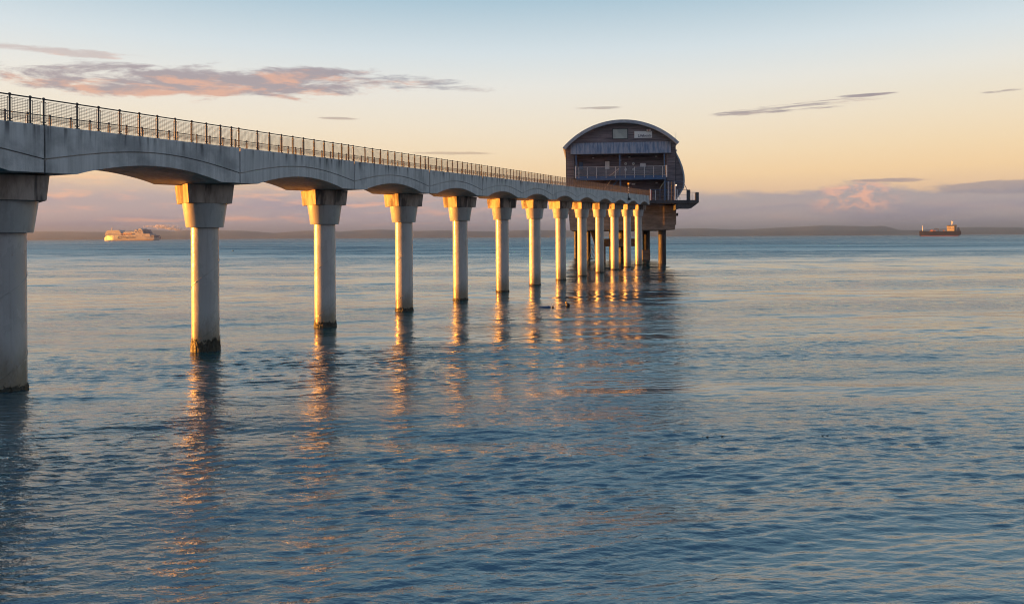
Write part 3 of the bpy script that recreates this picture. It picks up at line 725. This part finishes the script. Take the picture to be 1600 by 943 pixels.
# stair from landing up to the balcony
sx0, sz0, sx1, sz1 = U(936), Vz(304), U(968), Vz(262+14)
stair = MB()
stair.poly([(sx0,-.2,sz0-1.4), (sx1,-.2,sz1-.2), (sx1,-.2,sz1-.55), (sx0,-.2,sz0-1.8), (sx0,-.05,sz0-1.4), (sx1,-.05,sz1-.2), (sx1,-.05,sz1-.55), (sx0,-.05,sz0-1.8)],
    [(0,1,2,3), (7,6,5,4), (0,4,5,1), (3,2,6,7), (0,3,7,4), (1,5,6,2)])
for i in range(12):
    t = i/12; x = sx0+(sx1-sx0)*t; z = sz0-1.5+(sz1-.3-(sz0-1.5))*t
    stair.box(x, x+.35, -.05, 1.0, z, z+.06)
stair = stair.build('stair', M['blue'], ST)
MB().path([(sx0,-.25,sz0-.3), (sx1+.3,-.25,Vz(262))], .05, 8).build('handrail', M['pale'], stair, smooth=True)
MB().path([(U(952),-.25,Vz(275.5)), (U(968),-.25,Vz(263))], .06, 8).build('handrail', M['pale'], stair, smooth=True)
# concrete base and legs
bs = MB(); bx0, bx1 = U(887.6), U(1055.7)
bs.prism([(bx0+.1, Vz(331)), (bx0-.05, Vz(345)), (bx0+.35, Vz(359.3)), (U(1053.2), Vz(359.3)), (bx1, Vz(323)), (wl, zfloor-.01), ][:1] +
         [(bx0, Vz(323)), (bx0+.35, Vz(359.3)), (U(1053.2), Vz(359.3)), (bx1, Vz(323))], -1.2, 44)
bs = MB().prism([(bx0-.05, Vz(322)), (bx0+.4, Vz(359.3)), (U(1053.2), Vz(359.3)), (bx1, Vz(322))], -1.2, 44).build('concrete_base', M['base'], ST)
MB().box(U(1036.5), U(1055.0), -1.35, -1.203, Vz(352), Vz(323)).build('pilaster', M['base'], bs)
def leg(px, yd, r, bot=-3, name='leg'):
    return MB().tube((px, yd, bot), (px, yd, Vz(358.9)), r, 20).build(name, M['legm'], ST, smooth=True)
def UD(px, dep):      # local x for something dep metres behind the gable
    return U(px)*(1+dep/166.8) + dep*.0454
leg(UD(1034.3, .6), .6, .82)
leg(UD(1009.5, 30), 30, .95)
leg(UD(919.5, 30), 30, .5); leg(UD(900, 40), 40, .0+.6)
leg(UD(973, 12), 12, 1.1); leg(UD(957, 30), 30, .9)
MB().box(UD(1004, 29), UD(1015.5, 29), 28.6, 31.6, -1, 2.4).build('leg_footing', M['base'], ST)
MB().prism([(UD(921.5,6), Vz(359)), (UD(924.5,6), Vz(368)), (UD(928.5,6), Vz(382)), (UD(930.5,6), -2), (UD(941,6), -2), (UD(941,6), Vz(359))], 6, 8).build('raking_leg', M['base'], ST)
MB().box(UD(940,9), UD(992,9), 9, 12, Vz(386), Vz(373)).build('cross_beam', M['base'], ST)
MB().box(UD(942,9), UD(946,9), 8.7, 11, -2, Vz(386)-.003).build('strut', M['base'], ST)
lt = MB()
for i in range(6): lt.tube((UD(919,24)+i*.35, 24, .2), (UD(919,24)+i*.35+.9, 24, 3.6), .07, 6)
lt.tube((UD(918,24), 24, 3.7), (UD(927,24), 24, 3.7), .09, 6); lt.tube((UD(918,24), 24, .3), (UD(927,24), 24, .3), .09, 6)
lt.build('boarding_ladder', M['dark'], ST)
MB().box(UD(1056,0)+.05, UD(1058.8,0), -.6, .2, Vz(338), Vz(333.6)).build('flood_light', M['black'], ST)
UP = lambda px: UD(px, -7)
# landing platform
pt, pb = Vz(315.8), Vz(320.3)
pl = MB(); pl.box(UP(1006), UP(1090.5), -7.0, -1.65, pb, pt); pl.box(UP(1006), UP(1062), -1.647, .35, pb, pt); pl.box(UP(895), UP(1005.8), -3, -1.65, pb-.1, pt-.4)
pl.prism([(UP(1056), pb-.003), (UP(1055.6), Vz(330)), (UP(1064.5), Vz(327.6)), (UP(1080), Vz(327.8)), (UP(1090.5), pb-.003)], -6.6, -2.0)
pl = pl.build('landing_platform', M['dark'], ST)
yy = -6.9
zr = Vz(300.3)
def lrail(pts, r=.045, m=M['blue']): MB().path(pts, r, 6).build('handrail', m, pl, smooth=True)
lrail([(UP(1015), yy, zr), (UP(1074), yy, zr)]); lrail([(UP(1015), yy, Vz(308)), (UP(1074), yy, Vz(308))], .025)
lrail([(UP(1031.5), yy, pt), (UP(1031.5), yy, Vz(298)), (UP(1038.5), yy, Vz(288)), (UP(1066.5), yy, Vz(288)), (UP(1072.8), yy, Vz(299)), (UP(1072.8), yy, pt)], .06)
for xx, tp, mm in ((1018.5, 301, 'red'), (1024.5, 300.3, 'pale'), (1044.3, 288, 'pale'), (1054.5, 288, 'pale'), (1058.2, 300.3, 'pale')):
    MB().box(UP(xx)-.06, UP(xx)+.06, yy-.05, yy+.05, pt-.1, Vz(tp)).build('railing_post', M[mm], pl)
lad = MB()
for x in (1049.2, 1051.4): lad.tube((UP(x), yy-.1, pt), (UP(x), yy-.1, Vz(288)), .045, 6)
for i in range(13): lad.tube((UP(1049.2), yy-.1, pt+.2+i*.28), (UP(1051.4), yy-.1, pt+.2+i*.28), .04, 6)
lad.build('ladder', M['rail'], pl)
MB().box(UP(1016), UP(1017.4), yy-.1, yy+.1, pt, Vz(299)).build('gate_post', M['white'], pl)
MB().box(UP(1054.2), UP(1056.2), yy-.2, yy, pt, Vz(293.5)).build('gate_post', M['white'], pl)
lampm = mat('lit bulkhead lamp', base=(.9,.85,.75)); bb_ = lampm.node_tree.nodes['Principled BSDF']; bb_.inputs['Emission Color'].default_value = (1,.85,.65,1); bb_.inputs['Emission Strength'].default_value = .25
MB().ball((UP(1056.4), yy-.15, Vz(293.6)), .14, 10).build('lamp', lampm, pl, smooth=True)
MB().box(UP(1073.2), UP(1078.2), yy-.1, yy+.05, pt-.2, Vz(300.5)).build('screen_panel', M['dark'], pl)
MB().box(UP(1086), UP(1091.3), yy-.12, yy+.02, pb+.1, Vz(304.3)).build('screen_panel', M['dark'], pl)
MB().box(UP(1091.3)-.08, UP(1091.3), yy+.023, -1.7, pb+.1, Vz(304.3)).build('screen_panel', M['dark'], pl)
lrail([(UP(1078), yy, Vz(304.6)), (UP(1091), yy, Vz(304.6))], .05, M['pale'])
lrail([(UP(1056), -1.8, Vz(309.5)), (UP(1067), -1.8, Vz(309.5))], .05, M['pale'])
for xx in (1058, 1062.5, 1067): MB().box(UP(xx)-.05, UP(xx)+.05, -1.85, -1.75, pt, Vz(309.5)).build('railing_post', M['pale'], pl)
for xx in (1082.5, 1086.0): MB().box(UP(xx)-.05, UP(xx)+.05, -2.1, -2.0, pt, Vz(304.6)).build('railing_post', M['pale'], pl)
# antenna
MB().tube((U(1057), 1, Vz(236)), (U(1057), 1, Vz(207)), .05, 6, .02).build('antenna', M['pale'], ST, smooth=True)
MB().box(U(1056), U(1058.5), .8, 1.2, Vz(237.5), Vz(234.5)).build('antenna_bracket', M['pale'], ST)

# sign: white board, lettering, small flag emblem over its corner
sg = MB(); sx0_, sx1_, sgz0, sgz1 = U(992.0), U(1019.4), Vz(216.1), Vz(205.6)
def st_world(x, y, z):
    c, s_ = math.cos(st_rot), math.sin(st_rot); return (XC + x*c - y*s_, ZF + x*s_ + y*c, z)
so_ = empty('sign_board', st_world((sx0_+sx1_)/2, -.03, sgz0), st_rot, 'white sign reading Lifeboats with a small flag emblem, high on the gable', 'sign')
wx = (sx1_-sx0_)/2; hz_ = sgz1-sgz0
MB().box(-wx, wx, -.10, -.0, 0, hz_).build('board', mat('sign white', mottled((.82,.82,.82), (.88,.88,.88), (1,1,1), 1.), rough=.5), so_)
def text(name, body, size, m, parent, loc, align='CENTER', ext=.01, bold=0.):
    cu_ = bpy.data.curves.new(name, 'FONT'); cu_.body = body; cu_.size = size; cu_.extrude = ext; cu_.align_x = align; cu_.offset = bold
    o = bpy.data.objects.new(name, cu_); COL.objects.link(o)
    bpy.context.view_layer.update()
    me = bpy.data.meshes.new_from_object(o.evaluated_get(bpy.context.evaluated_depsgraph_get()))
    bpy.data.objects.remove(o); me.materials.clear(); me.materials.append(m)
    t = bpy.data.objects.new(name, me); COL.objects.link(t); t.parent = parent; t.location = loc; t.rotation_euler = (R(90), 0, 0)
    return t
text('lettering', 'Lifeboats', .80, M['ink'], so_, (wx-.10, -.115, .22), 'RIGHT', bold=.012)
em = MB(); em.box(wx-1.25, wx-.15, -.14, -.105, hz_-.12, hz_+.45)
em = em.build('emblem', M['white'], so_)
fb = MB(); 
for a, b_, c_, d_ in ((wx-1.25, wx-.15, hz_-.14, hz_-.07), (wx-1.25, wx-.15, hz_+.40, hz_+.47), (wx-1.27, wx-1.18, hz_-.07, hz_+.40), (wx-.22, wx-.13, hz_-.07, hz_+.40)):
    fb.box(a, b_, -.17, -.142, c_, d_)
fb.build('flag_border', M['ink'], em)
fr = MB(); fr.box(wx-.75, wx-.65, -.165, -.142, hz_-.07, hz_+.40); fr.box(wx-1.18, wx-.755, -.165, -.142, hz_+.12, hz_+.21); fr.box(wx-.645, wx-.22, -.165, -.142, hz_+.12, hz_+.21)
fr.build('flag_cross', M['red'], em)

# ------------------------------------------------------------------ ships
def ship_hull(prof_top, prof_bot, beam, n=40, bowpow=.55, m=None, name='hull', parent=None):
    """prof_top/prof_bot: (x,z) keys along the length, lofted to a pointed bow at -x and a fuller stern"""
    x0, x1 = prof_top[0][0], prof_top[-1][0]; mb = MB(); secs = []
    for i in range(n+1):
        t = i/n; x = x0+(x1-x0)*t
        wt = beam/2*min(1, (t/.22)**bowpow if t > 0 else .02)*(1-.12*max(0, (t-.85)/.15))
        wt = max(wt, .05); zt = np.interp(x, [p[0] for p in prof_top], [p[1] for p in prof_top]); zb = np.interp(x, [p[0] for p in prof_bot], [p[1] for p in prof_bot])
        wb = wt*.55 if t < .1 else wt*.92
        secs.append([(x,-wt,zt), (x,-(wt*.55+wb*.45),(zt+zb)/2), (x,-wb,zb), (x,wb,zb), (x,(wt*.55+wb*.45),(zt+zb)/2), (x,wt,zt)])
    V = [p for s in secs for p in s]; F = []
    for i in range(n):
        for j in range(6): F.append((i*6+j, i*6+(j+1) % 6, (i+1)*6+(j+1) % 6, (i+1)*6+j))
    F.append(tuple(range(5, -1, -1))); F.append(tuple(n*6+j for j in range(6)))
    mb.poly(V, F); return mb.build(name, m, parent, smooth=True)
M['ferryw'] = mat('ferry white', mottled((.32,.32,.33), (.37,.37,.38), (.1,.1,.4), 1.), rough=.5)
M['ferryd'] = mat('ferry dark blue', mottled((.05,.06,.12), (.08,.09,.16), (.1,.1,.1), 1.), rough=.5)
M['rust'] = mat('red oxide', mottled((.10,.025,.02), (.14,.04,.03), (.1,.1,.1), 1.), rough=.6)
M['hulld'] = mat('tanker hull maroon', mottled((.007,.006,.009), (.012,.008,.011), (.1,.1,.1), 1.), rough=.95)
M['hulld'].node_tree.nodes['Principled BSDF'].inputs['Specular IOR Level'].default_value = .1
M['cream'] = mat('cream paint', mottled((.40,.34,.20), (.45,.39,.23), (.1,.1,.1), 1.), rough=.5)
M['orange'] = mat('orange deck gear', mottled((.40,.13,.05), (.45,.17,.07), (.1,.1,.1), 1.), rough=.6)
def ferry():
    dist = 2500.; px = 206.5; x = (px-800)/1200*dist
    ang = R(-14)+R(0)
    view = math.atan2(-(px-800), 1200)            # turn broadside, then swing the bow away from us towards the light
    r = empty('ferry', (x, dist, 0), view - R(43), 'large white car ferry trailing smoke on the horizon at the left', 'ferry')
    # units: metres; length read from the photograph, corrected for the swing
    k = .80*dist/1200/math.cos(view)/math.cos(R(46)); kz = dist/1200
    X = lambda a: ((a-200)/13.33 - 42)*k        # a: coordinate along the side in the enlarged view (200 bow .. 1290 stern)
    Zf = lambda b: (484-b)/13.33*kz
    beam = 27
    ship_hull([(X(205), Zf(415)), (X(240), Zf(400)), (X(270), Zf(372)), (X(1050), Zf(372)), (X(1080), Zf(405)), (X(1245), Zf(412))],
        [(X(205), -2), (X(1245), -2)], beam, m=M['ferryw'], parent=r, bowpow=.8)
    MB().box(X(330), X(1235), -beam/2-.25, beam/2+.25, -1, Zf(468)).build('boot_stripe', M['rust'], r)
    MB().prism([(X(262), Zf(370)), (X(300), Zf(290)), (X(330), Zf(268)), (X(545), Zf(264)), (X(585), Zf(300)), (X(600), Zf(370))], -beam/2+1, beam/2-1).build('bridge_block', M['ferryw'], r)
    MB().box(X(262), X(600), -beam/2+.5, beam/2-.5, Zf(374), Zf(362)).build('dark_band', M['ferryd'], r)
    MB().prism([(X(600), Zf(370)), (X(600), Zf(305)), (X(830), Zf(300)), (X(905), Zf(320)), (X(925), Zf(370))], -beam/2+3, beam/2-3).build('midship_block', M['ferryw'], r)
    mb = MB()
    for i in range(6): mb.box(X(600+i*36), X(628+i*36), -beam/2+.6, -beam/2+2.8, Zf(358), Zf(336))
    mb.build('lifeboats', M['orange'], r)
    MB().prism([(X(822), Zf(300)), (X(835), Zf(262)), (X(852), Zf(248)), (X(870), Zf(262)), (X(885), Zf(300))], -5, 5).build('radar_dome', M['ferryw'], r)
    MB().prism([(X(905), Zf(370)), (X(925), Zf(290)), (X(945), Zf(244)), (X(985), Zf(232)), (X(1015), Zf(262)), (X(1045), Zf(345)), (X(1160), Zf(345)), (X(1180), Zf(405)), (X(905), Zf(405))], -beam/2+.3, beam/2-.3).build('funnel_block', M['ferryw'], r)
    MB().prism([(X(1035), Zf(343)), (X(1012), Zf(258)), (X(1095), Zf(258)), (X(1145), Zf(343))], -6, 6).build('funnel', M['ferryd'], r)
    mb = MB(); mb.tube((X(352), 0, Zf(270)), (X(362), 0, Zf(205)), 1.2, 6, .6); mb.tube((X(340), 0, Zf(240)), (X(385), 0, Zf(236)), .7, 6); mb.build('mast', M['ferryw'], r)
    mb = MB(); mb.box(X(1180), X(1250), -beam/2+1, beam/2-1, Zf(405), Zf(372)); mb.tube((X(1250), -6, Zf(400)), (X(1345), -6, Zf(425)), 2.2, 6); mb.tube((X(1335), -6, Zf(402)), (X(1335), -6, Zf(450)), 2.0, 6)
    mb.build('stern_ramp', M['ferryd'], r)
    mb = MB()
    for a in (375, 392, 900, 912, 1018): mb.box(X(a), X(a+12), -beam/2-.3, -beam/2+.2, Zf(400 if a < 500 else 386), Zf(388 if a < 500 else 374))
    for i in range(12): mb.box(X(330+i*16), X(338+i*16), -beam/2+.7, -beam/2+1.2, Zf(345), Zf(339))
    mb.build('windows', M['ferryd'], r)
    text('lettering', 'Brittany Ferries', Zf(392)-Zf(440)+3.0, M['ferryd'], r, (X(615), -beam/2-.5, Zf(434)), 'LEFT', .05, .12).scale = ((X(905)-X(615))/((Zf(392)-Zf(440)+3.0)*7.1), 1, 1)
    mb = MB()
    for t in np.linspace(.3, 5.2, 10): mb.box(X(572)+7*math.cos(t)-1, X(572)+7*math.cos(t)+1, -beam/2-.5, -beam/2+.1, Zf(420)+4.0*math.sin(t)-.9, Zf(420)+4.0*math.sin(t)+.9)
    for t in np.linspace(.3, 5.2, 8): mb.box(X(968)+5*math.cos(t)-1, X(968)+5*math.cos(t)+1, -beam/2-.1, -beam/2+.35, Zf(300)+4.0*math.sin(t)-.9, Zf(300)+4.0*math.sin(t)+.9)
    mb.build('emblem', M['ferryd'], r)
    # funnel smoke, drifting astern
    sm = bpy.data.materials.new('funnel smoke'); sm.use_nodes = True; n = NT(sm.node_tree)
    pb_ = n.n['Principled BSDF']; pb_.inputs['Base Color'].default_value = (.9,.88,.87,1); pb_.inputs['Roughness'].default_value = 1.
    tr = n.n.new('ShaderNodeBsdfTransparent'); mx = n.n.new('ShaderNodeMixShader')
    n.put(mx.inputs[0], n.ss(n.noise(n.obj(), .09, 4., .6), .35, .65, .08, .30))
    tl = n.n.new('ShaderNodeBsdfTranslucent'); tl.inputs[0].default_value = (.95,.93,.92,1); hm = n.n.new('ShaderNodeMixShader'); hm.inputs[0].default_value = .5
    n.l.new(pb_.outputs[0], hm.inputs[1]); n.l.new(tl.outputs[0], hm.inputs[2])
    n.l.new(tr.outputs[0], mx.inputs[1]); n.l.new(hm.outputs[0], mx.inputs[2]); n.l.new(mx.outputs[0], n.n['Material Output'].inputs['Surface'])
    mb = MB(); rng = random.Random(3)
    path = [(1010, 230, 4), (1030, 208, 6), (1070, 196, 7), (1120, 192, 6), (1180, 190, 7), (1230, 198, 9), (1270, 195, 12), (1300, 210, 12), (1340, 218, 13), (1385, 222, 15), (1425, 205, 17), (1455, 195, 15), (1440, 225, 15), (1490, 228, 15), (1540, 238, 13), (1590, 225, 15), (1620, 240, 15), (1660, 262, 7), (1720, 265, 6), (1800, 262, 5)]
    for i, (a, b, s) in enumerate(path):
        for q in range(2): mb.ball((X(a)+rng.uniform(-1, 1)*s*1.3, rng.uniform(-4, 4), Zf(b)+rng.uniform(-.45, .45)*s), s*rng.uniform(.35, .6), 10, 1.8, 1.2, .8)
    o = mb.build('smoke', sm, smooth=True, loc=r.location); o.rotation_euler = r.rotation_euler
    tag(o, 'thin pink white smoke plume drifting back from the ferry funnel', 'smoke', kind='stuff')
ferry()
def tanker():
    dist = 2400.; px = 1469.; x = (px-800)/1200*dist; view = math.atan2(-(px-800), 1200)
    r = empty('tanker', (x, dist, 0), view - R(2), 'dark maroon tanker with cream bridge block, alone on the horizon at the right', 'tanker')
    k = .80*dist/1200/math.cos(view)/math.cos(R(2)); kz = dist/1200
    X = lambda a: ((a-305)/8 - 31)*k
    Zf = lambda b: (384-b)/8*kz
    beam = 20
    ship_hull([(X(302), Zf(322)), (X(330), Zf(316)), (X(360), Zf(320)), (X(430), Zf(324)), (X(620), Zf(326)), (X(640), Zf(322)), (X(800), Zf(322))],
        [(X(302), 1.2), (X(322), -2), (X(760), -2), (X(800), 5)], beam, m=M['hulld'], parent=r)
    MB().box(X(325), X(765), -beam/2-.2, beam/2+.2, -1, Zf(374)).build('boot_stripe', M['rust'], r)
    mb = MB(); mb.prism([(X(636), Zf(322)), (X(632), Zf(262)), (X(722), Zf(262)), (X(722), Zf(322))], -beam/2+1, beam/2-1)
    mb.build('accommodation', M['cream'], r)
    MB().prism([(X(628), Zf(262)), (X(640), Zf(250)), (X(748), Zf(246)), (X(752), Zf(262))], -beam/2, beam/2).build('bridge', M['dark'], r)
    MB().box(X(722), X(748), -beam/2+3, beam/2-3, Zf(322), Zf(262)).build('funnel_block', M['dark'], r)
    MB().prism([(X(752), Zf(322)), (X(756), Zf(280)), (X(778), Zf(274)), (X(790), Zf(322))], -3.5, 3.5).build('funnel', M['ferryd'], r)
    mb = MB()
    for i in range(5): mb.box(X(645+i*15), X(651+i*15), -beam/2+.7, -beam/2+1.2, Zf(285), Zf(279)); mb.box(X(645+i*15), X(651+i*15), -beam/2+.7, -beam/2+1.2, Zf(303), Zf(297))
    mb.build('windows', M['dark'], r)
    mb = MB(); mb.tube((X(341), 0, Zf(318)), (X(341), 0, Zf(252)), 1.1, 6, .7); mb.build('foremast', M['white'], r)
    mb = MB(); mb.tube((X(694), 0, Zf(250)), (X(694), 0, Zf(192)), 1.2, 6, .7); mb.box(X(686), X(706), -4, 4, Zf(222), Zf(208)); mb.build('mast', M['white'], r)
    mb = MB(); rng = random.Random(5)
    for i in range(7): mb.box(X(435+i*9), X(443+i*9), -7+rng.random()*2, 2, Zf(326), Zf(314-rng.random()*8))
    mb.box(X(590), X(604), -6, 2, Zf(326), Zf(310)); mb.build('deck_pipes', M['orange'], r)
    mb = MB(); mb.tube((X(530), 0, Zf(324)), (X(530), 0, Zf(292)), 1., 6); mb.tube((X(480), 0, Zf(292)), (X(534), 0, Zf(294)), .8, 6); mb.build('crane', M['dark'], r)
tanker()

# ------------------------------------------------------------------ floats on the water
def at(px, py, z=0.):
    Y = 1200*(H-z)/(py-hz(px)); return Vector(((px-800)/1200*Y, Y, z))
p = at(886.5, 478.5)
b = empty('mooring_buoy', p, 0, 'round black mooring buoy with a yellow top and trailing rope, among the orange reflections', 'buoy')
MB().ball((0,0,.12), .20, 14, 1, 1, .95).build('float', M['black'], b, smooth=True)
MB().ball((-.13,-.02,.33), .085, 10).build('top_float', M['yellow'], b, smooth=True)
MB().path([(-.15,0,.06), (-.4,-.02,.05), (-.62,-.04,.0)], .03, 6).build('rope', M['black'], b)
p = at(852, 480)
b = MB(); b.prism([(-.72,-.02), (-.6,.06), (.25,.13), (.42,.10), (.42,-.06), (-.5,-.06)], -.14, .14)
b = b.build('mooring_float', M['blue'], loc=p, bevel=.04); tag(b, 'long low blue float lying flat on the water left of the round buoy', 'float')
p = at(863, 480.5)
b = MB(); b.ball((0,0,.04), .10, 10); tag(b.build('mooring_float', M['black'], loc=p, smooth=True), 'tiny black ball float right beside the long blue float', 'float')
for (px, py, s, lb) in ((364, 392, .75, 'small dark pot marker float far out between the second and third pillars'),
        (232.5, 406, .42, 'tiny dark float far out on the water below the ferry'), (293, 398, .4, 'tiny dark float far out just left of the second pillar')):
    p = at(px, py)
    b = MB(); b.lathe([(s*.35,-s*.3), (s*.55, 0), (s*.5, s*.25), (s*.12, s*.4), (s*.08, s*.9)], 12); tag(b.build('pot_buoy', M['black'], loc=p, smooth=True), lb, 'buoy', 'pot marker floats')
for (px, py, n_, lb) in ((1100, 682, 3, 'small clump of dark weed floating right of the pier reflections'), (1128.5, 681, 2, 'smallest speck of dark weed floating beside a larger clump'),
        (1287, 680, 3, 'dark weed clump floating on open water, middle one of the right hand scatter'), (1322, 684, 4, 'widest dark weed clump floating on open water at the right'),
        (881, 657, 2, 'small dark weed scrap floating under the orange reflections'), (748, 669, 2, 'dark weed scrap floating at the left below the orange glints')):
    p = at(px, py); rng = random.Random(px)
    mb = MB()
    for i in range(n_+1):
        x = rng.uniform(-.035, .035)*n_; y = rng.uniform(-.05, .05)
        mb.tube((x, y, -.02), (x+rng.uniform(-.06, .06), y, rng.uniform(.02, .05)), .006, 5, .003)
        mb.ball((x, y, .004), .013, 6, 1.6, 1, .7)
    tag(mb.build('floating_weed', M['weed'], loc=p), lb, 'seaweed', 'scraps of weed on the water')
